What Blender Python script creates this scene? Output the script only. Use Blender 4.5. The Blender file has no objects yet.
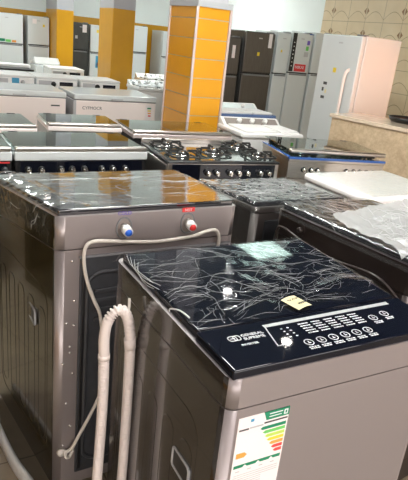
import bpy, bmesh, math, random
from mathutils import Vector, Matrix, noise
random.seed(7)
PI = math.pi
sc = bpy.context.scene
COL = sc.collection
R = math.radians

# ------------------------------------------------------------------ materials
def nodes(name):
    m = bpy.data.materials.new(name); m.use_nodes = True
    nt = m.node_tree
    b = next(n for n in nt.nodes if n.type == 'BSDF_PRINCIPLED')
    o = next(n for n in nt.nodes if n.type == 'OUTPUT_MATERIAL')
    return m, nt, b, o

def pm(name, base, rough=.5, metal=0., coat=0., coat_r=.05, spec=.5, var=0., scale=8., bump=0., bscale=60., stretch=(1, 1, 1)):
    m, nt, b, o = nodes(name)
    b.inputs['Base Color'].default_value = (*base, 1)
    b.inputs['Roughness'].default_value = rough
    b.inputs['Metallic'].default_value = metal
    b.inputs['Coat Weight'].default_value = coat
    b.inputs['Coat Roughness'].default_value = coat_r
    b.inputs['Specular IOR Level'].default_value = spec
    if name == 'black_glass': b.inputs['IOR'].default_value = 1.5; b.inputs['Coat IOR'].default_value = 1.5
    if name == 'mirror_black_glass': b.inputs['IOR'].default_value = 1.8; b.inputs['Coat IOR'].default_value = 1.5
    tc = nt.nodes.new('ShaderNodeTexCoord')
    mp = nt.nodes.new('ShaderNodeMapping'); mp.inputs['Scale'].default_value = stretch
    nt.links.new(tc.outputs['Object'], mp.inputs['Vector'])
    if var:
        n = nt.nodes.new('ShaderNodeTexNoise'); n.inputs['Scale'].default_value = scale; n.inputs['Detail'].default_value = 4
        nt.links.new(mp.outputs[0], n.inputs['Vector'])
        r = nt.nodes.new('ShaderNodeValToRGB')
        r.color_ramp.elements[0].position = .3; r.color_ramp.elements[1].position = .7
        r.color_ramp.elements[0].color = (*[c * (1 - var) for c in base], 1)
        r.color_ramp.elements[1].color = (*[min(1, c * (1 + var)) for c in base], 1)
        nt.links.new(n.outputs['Fac'], r.inputs[0]); nt.links.new(r.outputs[0], b.inputs['Base Color'])
    if bump:
        n = nt.nodes.new('ShaderNodeTexNoise'); n.inputs['Scale'].default_value = bscale; n.inputs['Detail'].default_value = 3
        nt.links.new(mp.outputs[0], n.inputs['Vector'])
        bp = nt.nodes.new('ShaderNodeBump'); bp.inputs['Strength'].default_value = bump; bp.inputs['Distance'].default_value = .01
        nt.links.new(n.outputs['Fac'], bp.inputs['Height']); nt.links.new(bp.outputs[0], b.inputs['Normal'])
    return m

def emit(name, col, s):
    m, nt, b, o = nodes(name)
    b.inputs['Base Color'].default_value = (.8, .8, .8, 1)
    b.inputs['Emission Color'].default_value = (*col, 1); b.inputs['Emission Strength'].default_value = s
    return m

def glassy(name, tint, rough=.02, ior=1.5, bump=0., bscale=30., extra=0., milk=0.):
    """thin see-through sheet: fresnel reflection over tinted transparency"""
    m, nt, b, o = nodes(name)
    nt.nodes.remove(b)
    tr = nt.nodes.new('ShaderNodeBsdfTransparent'); tr.inputs[0].default_value = (*tint, 1)
    gl = nt.nodes.new('ShaderNodeBsdfGlossy'); gl.inputs['Roughness'].default_value = rough
    fr = nt.nodes.new('ShaderNodeFresnel'); fr.inputs['IOR'].default_value = ior
    ge = nt.nodes.new('ShaderNodeNewGeometry'); mr = nt.nodes.new('ShaderNodeMapRange')      # same reflectance from both sides of the sheet
    mr.inputs['To Min'].default_value = ior; mr.inputs['To Max'].default_value = 1 / ior
    nt.links.new(ge.outputs['Backfacing'], mr.inputs['Value']); nt.links.new(mr.outputs[0], fr.inputs['IOR'])
    ad = nt.nodes.new('ShaderNodeMath'); ad.operation = 'ADD'; ad.use_clamp = True; ad.inputs[1].default_value = extra
    nt.links.new(fr.outputs[0], ad.inputs[0])
    mx = nt.nodes.new('ShaderNodeMixShader')
    nt.links.new(ad.outputs[0], mx.inputs[0]); nt.links.new(tr.outputs[0], mx.inputs[1]); nt.links.new(gl.outputs[0], mx.inputs[2])
    last = mx
    if milk:
        df = nt.nodes.new('ShaderNodeBsdfDiffuse'); df.inputs[0].default_value = (.85, .85, .84, 1)
        m2 = nt.nodes.new('ShaderNodeMixShader'); m2.inputs[0].default_value = milk
        nt.links.new(mx.outputs[0], m2.inputs[1]); nt.links.new(df.outputs[0], m2.inputs[2]); last = m2
    if bump:
        tc = nt.nodes.new('ShaderNodeTexCoord')
        n = nt.nodes.new('ShaderNodeTexNoise'); n.inputs['Scale'].default_value = bscale; n.inputs['Detail'].default_value = 5
        n.inputs['Distortion'].default_value = 1.2
        nt.links.new(tc.outputs['Object'], n.inputs['Vector'])
        bp = nt.nodes.new('ShaderNodeBump'); bp.inputs['Strength'].default_value = bump; bp.inputs['Distance'].default_value = .01
        nt.links.new(n.outputs['Fac'], bp.inputs['Height'])
        nt.links.new(bp.outputs[0], gl.inputs['Normal'])
    nt.links.new(last.outputs[0], o.inputs[0])
    return m

M = {}
M['taupe'] = pm('taupe_metallic_paint', (.315, .278, .275), .42, .5, .12, .12)
M['brown'] = pm('taupe_gloss_shaded_side', (.024, .018, .015), .16, 0., .6, .02, .4)  # shaded copy of the taupe paint: side shade put into the colour
M['bronze'] = pm('bronze_metallic_paint', (.36, .315, .305), .36, .55, .3, .08)
M['bronze_side'] = pm('bronze_gloss_shaded_side', (.030, .022, .009), .12, 0., .5, .02, .4)  # shaded copy of the bronze paint, dark olive as the side reflects
M['cocoa'] = pm('cocoa_paint', (.035, .025, .022), .4, .3, .2, .1)
M['greybrown'] = pm('grey_brown_paint', (.12, .105, .098), .4, .4, .3, .1)
M['black_glass'] = pm('black_glass', (.004, .0055, .012), .03, 0, 0., .02, .45)
M['mirror_glass'] = pm('mirror_black_glass', (.006, .007, .011), .03, 0, 1., .02, .6)
M['black'] = pm('black_plastic', (.012, .012, .013), .35)
M['darkgrey'] = pm('dark_grey_plastic', (.045, .047, .052), .42, 0, 0, .1, .5, .15, 30)
M['midgrey'] = pm('grey_plastic', (.2, .2, .21), .45)
M['trimgrey'] = pm('light_grey_trim', (.45, .45, .46), .4)
M['white'] = pm('white_enamel', (.67, .70, .70), .25, 0, .3, .1)
M['white_plastic'] = pm('white_plastic', (.78, .77, .75), .4)
M['pinkwhite'] = pm('warm_white_enamel', (.90, .79, .75), .3, 0, .3, .1)
M['hose'] = pm('beige_grey_hose_plastic', (.80, .71, .66), .45)
M['cord'] = pm('cream_cable', (.72, .67, .60), .45)
M['steel'] = pm('brushed_steel', (.62, .58, .54), .28, 1., 0, .1, .5, .12, 20, 0, 60, (1, 1, 30))
M['chrome'] = pm('chrome', (.8, .78, .75), .12, 1.)
M['inox_dark'] = pm('dark_inox', (.115, .106, .097), .32, .7, .1, .1, .5, .12, 6, 0, 60, (30, 30, 1))
M['inox_grey'] = pm('charcoal_inox', (.085, .085, .08), .34, .6, .1, .1, .5, .12, 6)
M['yellow'] = pm('yellow_paint', (.64, .31, .005), .38, 0, .15, .2, .5, .05, 3)
M['yellow_panel'] = pm('yellow_laminate', (.74, .33, .008), .33, 0, .2, .15, .5, .04, 3)
M['alu'] = pm('pinkish_aluminium', (.72, .62, .60), .35, .5)
M['pillar_grey'] = pm('lilac_grey_paint', (.50, .50, .53), .6)
M['wallwhite'] = pm('white_wall_paint', (.90, .95, .93), .7, 0, 0, .1, .3, .02, 2)
M['wallgrey'] = pm('grey_wall_paint', (.45, .47, .49), .6)
M['ceil'] = pm('dark_unlit_paint', (.07, .075, .08), .8)  # unlit darkness of ceiling and upper right wall put into the colour
M['blue'] = pm('blue_cap', (.02, .14, .70), .4)
M['red'] = pm('red_cap', (.70, .03, .03), .4)
M['redlabel'] = pm('red_label', (.70, .04, .04), .5)
M['purple'] = pm('purple_ink', (.16, .10, .50), .5)
M['ink'] = pm('white_ink', (.75, .76, .78), .5)
M['darkink'] = pm('dark_ink', (.06, .06, .06), .6)
M['paper'] = pm('white_sticker_paper', (.84, .76, .75), .5)
M['note'] = pm('yellow_paper', (.74, .64, .36), .7)
M['green1'] = pm('green_print', (.0, .22, .10), .5)
M['green2'] = pm('light_green_print', (.15, .55, .12), .5)
M['green3'] = pm('lime_print', (.48, .66, .10), .5)
M['yel'] = pm('yellow_print', (.85, .62, .04), .5)
M['ora'] = pm('orange_print', (.85, .34, .06), .5)
M['redp'] = pm('red_print', (.75, .06, .05), .5)
M['bluefilm'] = pm('blue_protective_film', (.05, .14, .45), .25, 0, .5, .1)
M['skyblue'] = pm('blue_sticker', (.05, .30, .50), .5)
M['blue_lid'] = pm('blue_tinted_lid', (.10, .16, .32), .12, 0, .6, .05)
M['brownpanel'] = pm('taupe_console', (.24, .205, .185), .4)
M['cast'] = pm('cast_iron', (.02, .019, .018), .5)
M['hob'] = pm('hob_glass', (.05, .06, .055), .05, 0, .7, .03)
M['lid_glass'] = glassy('cooker_lid_glass', (.62, .74, .69), .02, 1.6, 0, 30, .28)
M['film'] = glassy('clear_stretch_film', (.98, .98, .98), .05, 1.18, .03, 30, .0)
M['film_plain'] = glassy('clear_packing_film', (.95, .96, .95), .08, 1.5, .25, 28, .03, .02)
M['film_flat'] = glassy('taut_packing_film', (.96, .97, .96), .05, 1.4, .06, 20, .02, .015)
M['crease'] = glassy('creased_film', (.9, .9, .9), .15, 1.5, 0, 30, .15, .5)
M['milky'] = glassy('milky_packing_foil', (.80, .80, .80), .22, 1.5, .8, 25, .12, .32)
M['brightwhite'] = pm('bright_warm_white', (.86, .81, .80), .3, 0, .3, .1)
M['foam'] = pm('white_foam', (.72, .71, .69), .8, 0, 0, .1, .3, .05, 30, .3, 120)
M['lamp'] = emit('led_panel_diffuser', (.96, 1., .97), 23.)
M['lamp_warm'] = emit('warm_led_panel', (1., .93, .91), 11.5)
M['lamp_bright'] = emit('bright_led_panel_diffuser', (.93, 1., .97), 34.)
M['lamp_soft'] = emit('mint_led_panel_diffuser', (.72, 1., .90), 2.6)
M['lamp_dim'] = emit('dim_warm_led_panel', (1., .90, .86), 5.)
M['spot'] = emit('spot_lens', (1., .97, .92), 60.)
M['skyl'] = emit('frosted_shopfront_daylight', (1., .94, .91), 2.)

def floral(name):
    m, nt, b, o = nodes(name)
    tc = nt.nodes.new('ShaderNodeTexCoord')
    v = nt.nodes.new('ShaderNodeTexVoronoi'); v.inputs['Scale'].default_value = 14
    nt.links.new(tc.outputs['Object'], v.inputs['Vector'])
    r = nt.nodes.new('ShaderNodeValToRGB'); r.color_ramp.interpolation = 'CONSTANT'
    r.color_ramp.elements[0].color = (.03, .04, .04, 1); r.color_ramp.elements[1].color = (.75, .76, .75, 1); r.color_ramp.elements[1].position = .42
    nt.links.new(v.outputs['Distance'], r.inputs[0]); nt.links.new(r.outputs[0], b.inputs['Base Color'])
    b.inputs['Roughness'].default_value = .3
    return m
M['floral'] = floral('black_and_white_patterned_lid')

def stone():
    m, nt, b, o = nodes('beige_speckled_stone')
    tc = nt.nodes.new('ShaderNodeTexCoord')
    n = nt.nodes.new('ShaderNodeTexNoise'); n.inputs['Scale'].default_value = 22; n.inputs['Detail'].default_value = 8; n.inputs['Roughness'].default_value = .7
    nt.links.new(tc.outputs['Object'], n.inputs['Vector'])
    r = nt.nodes.new('ShaderNodeValToRGB')
    r.color_ramp.elements[0].position = .3; r.color_ramp.elements[0].color = (.40, .29, .18, 1)
    r.color_ramp.elements[1].position = .72; r.color_ramp.elements[1].color = (.64, .50, .34, 1)
    nt.links.new(n.outputs['Fac'], r.inputs[0]); nt.links.new(r.outputs[0], b.inputs['Base Color'])
    b.inputs['Roughness'].default_value = .3
    return m
M['stone'] = stone()
M['stone_top'] = pm('pale_marble', (.62, .50, .38), .2, 0, .3, .05, .5, .12, 12)

def grid_tiles(name, sx, sy, axes, c1, c2, grout, gw, rough, bumpy=True, coat=.3):
    m, nt, b, o = nodes(name)
    L = nt.links
    tc = nt.nodes.new('ShaderNodeTexCoord')
    sp = nt.nodes.new('ShaderNodeSeparateXYZ'); L.new(tc.outputs['Object'], sp.inputs[0])
    def mth(op, a, bb=None, cl=False):
        n = nt.nodes.new('ShaderNodeMath'); n.operation = op; n.use_clamp = cl
        for i, v in enumerate((a, bb)):
            if v is None: continue
            if isinstance(v, (int, float)): n.inputs[i].default_value = v
            else: L.new(v, n.inputs[i])
        return n.outputs[0]
    u = mth('DIVIDE', sp.outputs[axes[0]], sx); v = mth('DIVIDE', sp.outputs[axes[1]], sy)
    fu = mth('FRACT', u); fv = mth('FRACT', v)
    du = mth('MULTIPLY', mth('MINIMUM', fu, mth('SUBTRACT', 1., fu)), sx)
    dv = mth('MULTIPLY', mth('MINIMUM', fv, mth('SUBTRACT', 1., fv)), sy)
    g = mth('LESS_THAN', mth('MINIMUM', du, dv), gw)
    n = nt.nodes.new('ShaderNodeTexNoise'); n.inputs['Scale'].default_value = 5; n.inputs['Detail'].default_value = 6
    L.new(tc.outputs['Object'], n.inputs['Vector'])
    r = nt.nodes.new('ShaderNodeValToRGB'); r.color_ramp.elements[0].position = .3; r.color_ramp.elements[1].position = .7
    r.color_ramp.elements[0].color = (*c1, 1); r.color_ramp.elements[1].color = (*c2, 1)
    L.new(n.outputs['Fac'], r.inputs[0])
    mx = nt.nodes.new('ShaderNodeMix'); mx.data_type = 'RGBA'
    L.new(g, mx.inputs['Factor']); L.new(r.outputs[0], mx.inputs['A']); mx.inputs['B'].default_value = (*grout, 1)
    out = mx.outputs['Result']
    if axes == (1, 2):
        # brown diamonds on every second upright joint and an arc swinging through each tile
        u2 = mth('FRACT', mth('ADD', mth('MULTIPLY', u, .5), .5)); cu = mth('ABSOLUTE', mth('SUBTRACT', u2, .5))
        cu = mth('MULTIPLY', cu, 2 * sx); cv = mth('MULTIPLY', mth('ABSOLUTE', mth('SUBTRACT', fv, .5)), sy)
        dia = mth('LESS_THAN', mth('ADD', mth('MULTIPLY', cu, 1.1), cv), .058)
        dia = mth('MULTIPLY', dia, mth('GREATER_THAN', cu, .010))
        arc = mth('SINE', mth('MULTIPLY', u2, 2 * PI))
        arc = mth('ADD', mth('MULTIPLY', mth('ABSOLUTE', arc), .36), .12)
        arcd = mth('LESS_THAN', mth('ABSOLUTE', mth('SUBTRACT', fv, arc)), .018)
        m2 = nt.nodes.new('ShaderNodeMix'); m2.data_type = 'RGBA'
        L.new(arcd, m2.inputs['Factor']); L.new(out, m2.inputs['A']); m2.inputs['B'].default_value = (.50, .36, .20, 1)
        m3 = nt.nodes.new('ShaderNodeMix'); m3.data_type = 'RGBA'
        L.new(dia, m3.inputs['Factor']); L.new(m2.outputs['Result'], m3.inputs['A']); m3.inputs['B'].default_value = (.30, .16, .07, 1)
        out = m3.outputs['Result']
    L.new(out, b.inputs['Base Color'])
    b.inputs['Roughness'].default_value = rough; b.inputs['Coat Weight'].default_value = coat
    if bumpy:
        bp = nt.nodes.new('ShaderNodeBump'); bp.inputs['Strength'].default_value = .3; bp.invert = True; bp.inputs['Distance'].default_value = .003
        L.new(g, bp.inputs['Height']); L.new(bp.outputs[0], b.inputs['Normal'])
    return m
M['floor'] = grid_tiles('tan_floor_tiles', .6, .6, (0, 1), (.25, .20, .14), (.33, .265, .185), (.15, .12, .08), .003, .2)
M['tile'] = grid_tiles('beige_motif_wall_tiles', .36, .30, (1, 2), (.76, .60, .38), (.83, .67, .45), (.46, .34, .2), .004, .35)

# ------------------------------------------------------------------ mesh builder
class MB:
    def __init__(s, *mats):
        s.bm = bmesh.new(); s.mats = list(mats); s.i = 0
    def m(s, mat):
        if mat not in s.mats: s.mats.append(mat)
        s.i = s.mats.index(mat); return s
    def _faces(s, fs, smooth=False):
        for f in fs:
            f.material_index = s.i; f.smooth = smooth
    def box(s, x0, x1, y0, y1, z0, z1, bev=0., seg=2):
        return s.hexa([(x0, y0, z0), (x1, y0, z0), (x1, y1, z0), (x0, y1, z0), (x0, y0, z1), (x1, y0, z1), (x1, y1, z1), (x0, y1, z1)], bev, seg)
    def hexa(s, p, bev=0., seg=2, vr=0.):
        v = [s.bm.verts.new(q) for q in p]
        fs = [s.bm.faces.new([v[i] for i in q]) for q in ((3, 2, 1, 0), (4, 5, 6, 7), (0, 1, 5, 4), (1, 2, 6, 5), (2, 3, 7, 6), (3, 0, 4, 7))]
        s._faces(fs)
        if vr:
            es = [e for e in {e for f in fs for e in f.edges} if abs(e.verts[0].co.z - e.verts[1].co.z) > .7 * e.calc_length()]
            r = bmesh.ops.bevel(s.bm, geom=es, offset=vr, segments=6, affect='EDGES', profile=.5, clamp_overlap=True)
            s._faces(r['faces'], True)
        elif bev:
            es = list({e for f in fs for e in f.edges})
            r = bmesh.ops.bevel(s.bm, geom=es, offset=bev, segments=seg, affect='EDGES', profile=.5, clamp_overlap=True)
            s._faces(r['faces'], True)
        return s
    def prism(s, poly, axis, a, b, smooth=False):
        """poly of 2-D points extruded along axis (0,1,2) from a to b"""
        def P(q, t):
            if axis == 0: return (t, q[0], q[1])
            if axis == 1: return (q[0], t, q[1])
            return (q[0], q[1], t)
        va = [s.bm.verts.new(P(q, a)) for q in poly]; vb = [s.bm.verts.new(P(q, b)) for q in poly]
        n = len(poly)
        fs = [s.bm.faces.new(va[::-1]), s.bm.faces.new(vb)]
        sd = [s.bm.faces.new([va[i], va[(i + 1) % n], vb[(i + 1) % n], vb[i]]) for i in range(n)]
        s._faces(fs); s._faces(sd, smooth)
        return s
    def tube(s, path, r, seg=10, cap=True, closed=False, ridge=None):
        path = [Vector(p) for p in path]; n = len(path)
        rings = []; up = Vector((0, 0, 1)); prev = None
        for i, p in enumerate(path):
            a = path[(i - 1) % n] if (i > 0 or closed) else p
            b = path[(i + 1) % n] if (i < n - 1 or closed) else p
            t = (b - a).normalized()
            if prev is None:
                x = t.cross(up)
                if x.length < 1e-3: x = t.cross(Vector((0, 1, 0)))
                x.normalize()
            else:
                x = (prev - t * prev.dot(t)).normalized()
            prev = x; y = t.cross(x)
            rr = r[i] if isinstance(r, (list, tuple)) else r
            rings.append([s.bm.verts.new(p + (x * math.cos(2 * PI * k / seg) + y * math.sin(2 * PI * k / seg)) * rr) for k in range(seg)])
        fs = []
        for i in range(n if closed else n - 1):
            A, B = rings[i], rings[(i + 1) % n]
            for k in range(seg):
                fs.append(s.bm.faces.new([A[k], A[(k + 1) % seg], B[(k + 1) % seg], B[k]]))
        if cap and not closed:
            fs.append(s.bm.faces.new(rings[0][::-1])); fs.append(s.bm.faces.new(rings[-1]))
        s._faces(fs, True)
        return s
    def cyl(s, a, b, r, r2=None, seg=16):
        return s.tube([a, b], [r, r2 if r2 is not None else r], seg)
    def loop(s, c, ax1, ax2, w, h, rad, r, seg=6, n=5):
        """rounded rectangle rod"""
        c = Vector(c); ax1 = Vector(ax1); ax2 = Vector(ax2); pts = []
        for (sx, sy, a0) in ((1, 1, 0), (-1, 1, 90), (-1, -1, 180), (1, -1, 270)):
            for k in range(n + 1):
                a = R(a0 + 90 * k / n)
                pts.append(c + ax1 * (sx * (w / 2 - rad) + rad * math.cos(a)) + ax2 * (sy * (h / 2 - rad) + rad * math.sin(a)))
        return s.tube(pts, r, seg, closed=True)
    def grid(s, fn, nu, nv, smooth=True):
        V = [[s.bm.verts.new(fn(i / nu, j / nv)) for j in range(nv + 1)] for i in range(nu + 1)]
        s._faces([s.bm.faces.new([V[i][j], V[i + 1][j], V[i + 1][j + 1], V[i][j + 1]]) for i in range(nu) for j in range(nv)], smooth)
        return s
    def build(s, name, parent=None):
        bmesh.ops.recalc_face_normals(s.bm, faces=s.bm.faces)
        me = bpy.data.meshes.new(name); s.bm.to_mesh(me); s.bm.free()
        for mm in s.mats: me.materials.append(mm)
        o = bpy.data.objects.new(name, me); COL.objects.link(o)
        if parent: o.parent = parent
        return o

def B(*mats): return MB(*[M[k] if isinstance(k, str) else k for k in mats])

def tag(o, label, cat, group=None):
    o['label'] = label; o['category'] = cat
    if group: o['group'] = group
    return o
def thing(name, label, cat, loc, rz=0., group=None):
    o = bpy.data.objects.new(name, None); COL.objects.link(o)
    o.empty_display_size = .1
    o.location = loc; o.rotation_euler = (0, 0, rz)
    return tag(o, label, cat, group)
def struct(o):
    o['kind'] = 'structure'; return o
def plabel(o, t): o['label'] = t; return o

def letters(name, body, size, mat, parent, mat4, thick=.0006, align='LEFT'):
    """flat lettering: baseline along local x of mat4, face towards its z"""
    cu = bpy.data.curves.new(name, 'FONT'); cu.body = body; cu.size = size; cu.extrude = thick; cu.align_x = align
    t = bpy.data.objects.new(name, cu); COL.objects.link(t)
    dg = bpy.context.evaluated_depsgraph_get(); dg.update()
    me = bpy.data.meshes.new_from_object(t.evaluated_get(dg))
    bpy.data.objects.remove(t); bpy.data.curves.remove(cu)
    me.transform(mat4); me.materials.clear(); me.materials.append(M[mat])
    o = bpy.data.objects.new(name, me); COL.objects.link(o); o.parent = parent
    return o
def frame(o, x, y):
    """matrix with origin o, x axis x, y axis y"""
    x = Vector(x).normalized(); y = Vector(y).normalized(); z = x.cross(y)
    m = Matrix((x, y, z)).transposed().to_4x4(); m.translation = Vector(o); return m

def bez(pts, n=8):
    """Catmull-Rom through the points"""
    P = [Vector(p) for p in pts]; P = [P[0]] + P + [P[-1]]; out = []
    for i in range(1, len(P) - 2):
        for k in range(n):
            t = k / n
            a, b, c, d = P[i - 1], P[i], P[i + 1], P[i + 2]
            out.append(.5 * ((2 * b) + (-a + c) * t + (2 * a - 5 * b + 4 * c - d) * t * t + (-a + 3 * b - 3 * c + d) * t ** 3))
    out.append(P[-2]); return out

def resample(path, step):
    out = [path[0]]; acc = 0.
    for a, b in zip(path, path[1:]):
        L = (b - a).length; t = step - acc
        while t <= L:
            out.append(a + (b - a) * (t / L)); t += step
        acc = L - (t - step)
    return out

# ------------------------------------------------------------------ the room
XR, XL, YB, YF, ZC, ZL = 6.1, -4.5, 12.6, -4.0, 4.3, 3.2
f = B('floor'); f.box(XL, XR, YF, YB, -.1, 0); struct(f.build('floor'))
f = B('ceil'); f.box(XL, XR, YF, YB, ZC, ZC + .1); struct(f.build('ceiling'))
f = B('yellow'); f.box(XL - .1, XR + .1, YB, YB + .1, -.1, 1.79); f.m(M['wallwhite']).box(XL - .1, XR + .1, YB, YB + .1, 1.79, ZC + .1)
struct(f.build('wall_back'))
f = B('wallgrey'); f.box(XR, XR + .1, 7.44, YB, -.1, 1.80); f.m(M['wallwhite']).box(XR, XR + .1, 7.44, YB, 1.80, ZC + .1)
f.m(M['wallwhite']).box(XR, XR + .1, YF, 7.44, -.1, ZC + .1)
struct(f.build('wall_right'))
f = B('tile'); f.box(XR - .02, XR, YF, 7.44, 0, 2.7); f.m(M['ceil']).box(XR - .02, XR, YF, 7.44, 2.7, ZC); struct(f.build('trim_1'))  # wall above the tiles coloured dark so it reflects as unlit
f = B('yellow'); f.box(XL - .1, XL, YF, YB, -.1, 1.73); f.m(M['wallwhite']).box(XL - .1, XL, YF, YB, 1.73, ZC + .1)
struct(f.build('wall_left'))
# shop front behind the viewer: piers and a frosted, sunlit glazing
f = B('wallwhite')
f.box(XL - .1, -3.6, YF - .1, YF, -.1, ZC + .1); f.box(5.2, XR + .1, YF - .1, YF, -.1, ZC + .1)
f.box(-3.6, 5.2, YF - .1, YF, 2.7, ZC + .1); f.box(-3.6, 5.2, YF - .1, YF, -.1, .3)
struct(f.build('wall_front'))
f = B('alu')
for x in (-3.6, -1.45, .75, 2.95, 5.14): f.box(x, x + .06, YF - .08, YF - .01, .3, 2.7)
f.box(-3.6, 5.2, YF - .08, YF - .01, .3, .36); f.box(-3.6, 5.2, YF - .08, YF - .01, 2.64, 2.7)
f.m(M['skyl']).box(-3.6, 5.2, YF - .07, YF - .06, .3, 2.7)
struct(f.build('window_1'))

# ------------------------------------------------------------------ pillars
def pillar(loc, w, d, top, label, slats=False):
    t = thing('pillar', label, 'pillar', (loc[0] + w / 2, loc[1] + d / 2, 0), 0)
    x, y = w / 2, d / 2
    if not slats:
        f = B('yellow'); f.box(-x, x, -y, y, 0, top, .012); f.build('painted_base', t)
        f = B('pillar_grey'); f.box(-x + .004, x - .004, -y + .004, y - .004, top - .01, ZC); f.build('upper_shaft', t)
    else:
        f = B('pillar_grey'); f.box(-x + .03, x - .03, -y + .03, y - .03, 0, ZC); f.build('core_shaft', t)
        z = .07
        while z < top - .02:
            z1 = min(z + .166, top)
            f = B('yellow_panel')
            f.box(-x + .016, x - .016, -y + .006, -y + .029, z, z1); f.box(-x + .006, -x + .029, -y + .016, y - .016, z, z1)
            f.box(x - .029, x - .006, -y + .016, y - .016, z, z1)
            f.build('slat_panel', t)
            f = B('trimgrey')
            f.box(-x + .016, x - .016, -y + .012, -y + .029, z1, z1 + .008); f.box(-x + .012, -x + .029, -y + .016, y - .016, z1, z1 + .008)
            f.box(x - .029, x - .012, -y + .016, y - .016, z1, z1 + .008)
            f.build('slat_groove', t)
            z = z1 + .008
        for sx in (-1, 1):
            f = B('alu'); f.box(sx * x - .011, sx * x + .011, -y - .006, -y + .016, 0, top, .003); f.build('corner_trim', t)
        f = B('alu'); f.box(-x - .006, -x + .014, y - .014, y + .006, 0, top, .003); f.build('corner_trim', t)
        f = B('wallgrey'); f.box(-x - .006, x + .006, -y - .008, y + .006, top, top + .05); f.build('cap_strip', t)
    return t
pillar((2.80, 11.3), .33, .88, 1.86, 'plain yellow pillar farthest back, left of the dark fridge on the back wall')
pillar((2.95, 8.5), .36, .66, 1.92, 'plain yellow pillar in the middle, right of the white fridge with a picture sticker')
pillar((2.42, 4.7), .35, .60, 1.905, 'yellow slat-panelled pillar nearest, standing behind the open gas hob', True)
pillar((-1.6, 4.7), .35, .60, 1.92, 'added plain yellow pillar, unseen, for reflections, outside the frame on the left')  # unseen pillar added for a yellow reflection in the bronze washer's side

# ------------------------------------------------------------------ fridges
def fridge(label, loc, rz, w, d, h, split, mat, group, strip=False, long_handle=False, stickers=(), top_only=False, side=None):
    t = thing('refrigerator', label, 'fridge', loc, rz, group)
    x, y = w / 2, d / 2
    sd = side or mat
    f = B(sd); f.box(-x, x, -y + .065, y, .03, h, .008); f.build('cabinet', t)
    f = B('black'); f.box(-x + .02, x - .02, -y + .09, y - .02, 0, .03); f.build('plinth', t)
    f = B(mat); f.box(-x, x, -y, -y + .058, split + .008, h - .004, .012, 3); dz = f.build('freezer_door', t)
    f = B(mat); f.box(-x, x, -y, -y + .058, .05, split - .008, .012, 3); db = f.build('fridge_door', t)
    f = B('black'); f.box(-x + .01, x - .01, -y + .012, -y + .06, split - .008, split + .008); f.build('door_gap', t)
    f = B('midgrey'); f.box(x - .1, x - .02, -y + .01, -y + .1, h - .004, h + .012, .004); f.build('hinge_cover', t)
    if strip:
        f = B('black'); f.box(-x + .005, -x + .075, -y - .004, -y + .02, split + .02, h - .01, .003); f.build('handle_strip', dz)
        f = B('ink')
        for k in range(7): f.box(-x + .03, -x + .045, -y - .006, -y - .003, split + .09 + k * .055, split + .105 + k * .055)
        f.build('strip_print', dz)
    if long_handle:
        f = B('white_plastic')
        hx = x - .11
        pts = bez([(hx, -y + .005, h - .34), (hx, -y - .045, h - .39), (hx, -y - .055, h - .6), (hx, -y - .055, h - 1.2), (hx, -y - .045, h - 1.35), (hx, -y + .005, h - 1.4)], 5)
        f.tube(pts, .017, 10); f.build('handle', db if long_handle == 2 else dz)
    else:
        f = B('midgrey'); f.box(-x + .02, x - .02, -y - .004, -y + .01, split - .034, split - .012, .003); f.build('handle', db)
    for (sx, sz, sw, sh, sm) in stickers:
        f = B(sm); f.box(sx, sx + sw, -y - .0015, -y + .001, sz, sz + sh); f.build('sticker', dz if sz > split else db)
    f = B('trimgrey'); f.box(-.03, .03, -y - .002, -y + .001, h - .09, h - .075); f.build('badge', dz)
    return t
GB = 'fridges along the back wall'
wsplit = 1.20
def wf(a, b, h, label, mat='white', split=None, stickers=(), Y=11.8):
    w = b - a
    return fridge(label, ((a + b) / 2, Y + .32, 0), 0, w, .64, h, split if split else h - .54, mat, GB, stickers=stickers)
f1 = wf(1.66, 2.27, 1.69, 'white fridge at the far left of the back wall with a fruit sticker', stickers=((-.14, 1.17, .10, .05, 'green1'), (-.03, 1.165, .10, .045, 'green2'), (.09, 1.165, .08, .04, 'ora'), (-.28, 1.50, .05, .11, 'green2')), split=1.14)
wf(2.36, 2.78, 1.69, 'white fridge beside the farthest pillar, two small labels on its freezer door', stickers=((-.12, 1.55, .08, .09, 'paper'), (.08, 1.5, .04, .05, 'yel')))
wf(3.26, 3.59, 1.665, 'charcoal fridge on the back wall between the two plain yellow pillars', 'inox_grey', stickers=((.03, 1.48, .09, .15, 'paper'), (-.12, 1.35, .05, .06, 'trimgrey')))
wf(3.625, 4.12, 1.65, 'white fridge with a picture sticker, left of the middle yellow pillar', stickers=((-.12, 1.50, .05, .06, 'yel'), (-.12, .80, .16, .24, 'skyblue'), (-.1, .83, .1, .08, 'redp')))
wf(4.40, 4.90, 1.73, 'white fridge on the back wall just right of the middle yellow pillar')
wf(5.27, 5.72, 1.685, 'white fridge on the back wall beside the slat-panelled pillar', stickers=((-.12, 1.44, .03, .2, 'trimgrey'),))
GR = 'fridges in the right-hand row'
fridge('lower dark brown inox fridge with a red sticker, beside the slat-panelled pillar', (4.03, 7.22, 0), 0, .50, .62, 1.70, 1.19, 'inox_dark', GR,
       stickers=((.12, 1.42, .05, .17, 'paper'), (-.10, .98, .1, .14, 'redp'), (-.05, 1.0, .1, .05, 'yel')))
fridge('taller dark brown inox fridge standing left of the white fridges', (4.60, 7.22, 0), 0, .50, .62, 1.80, 1.235, 'inox_dark', GR,
       stickers=((.14, 1.6, .06, .19, 'paper'), (-.03, 1.48, .04, .05, 'yel')), side='inox_grey')
fridge('narrow white fridge between the dark inox fridge and the red-stickered one', (5.015, 7.22, 0), 0, .245, .62, 1.835, 1.26, 'white', GR, stickers=((-.04, 1.56, .025, .035, 'yel'),))
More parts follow.
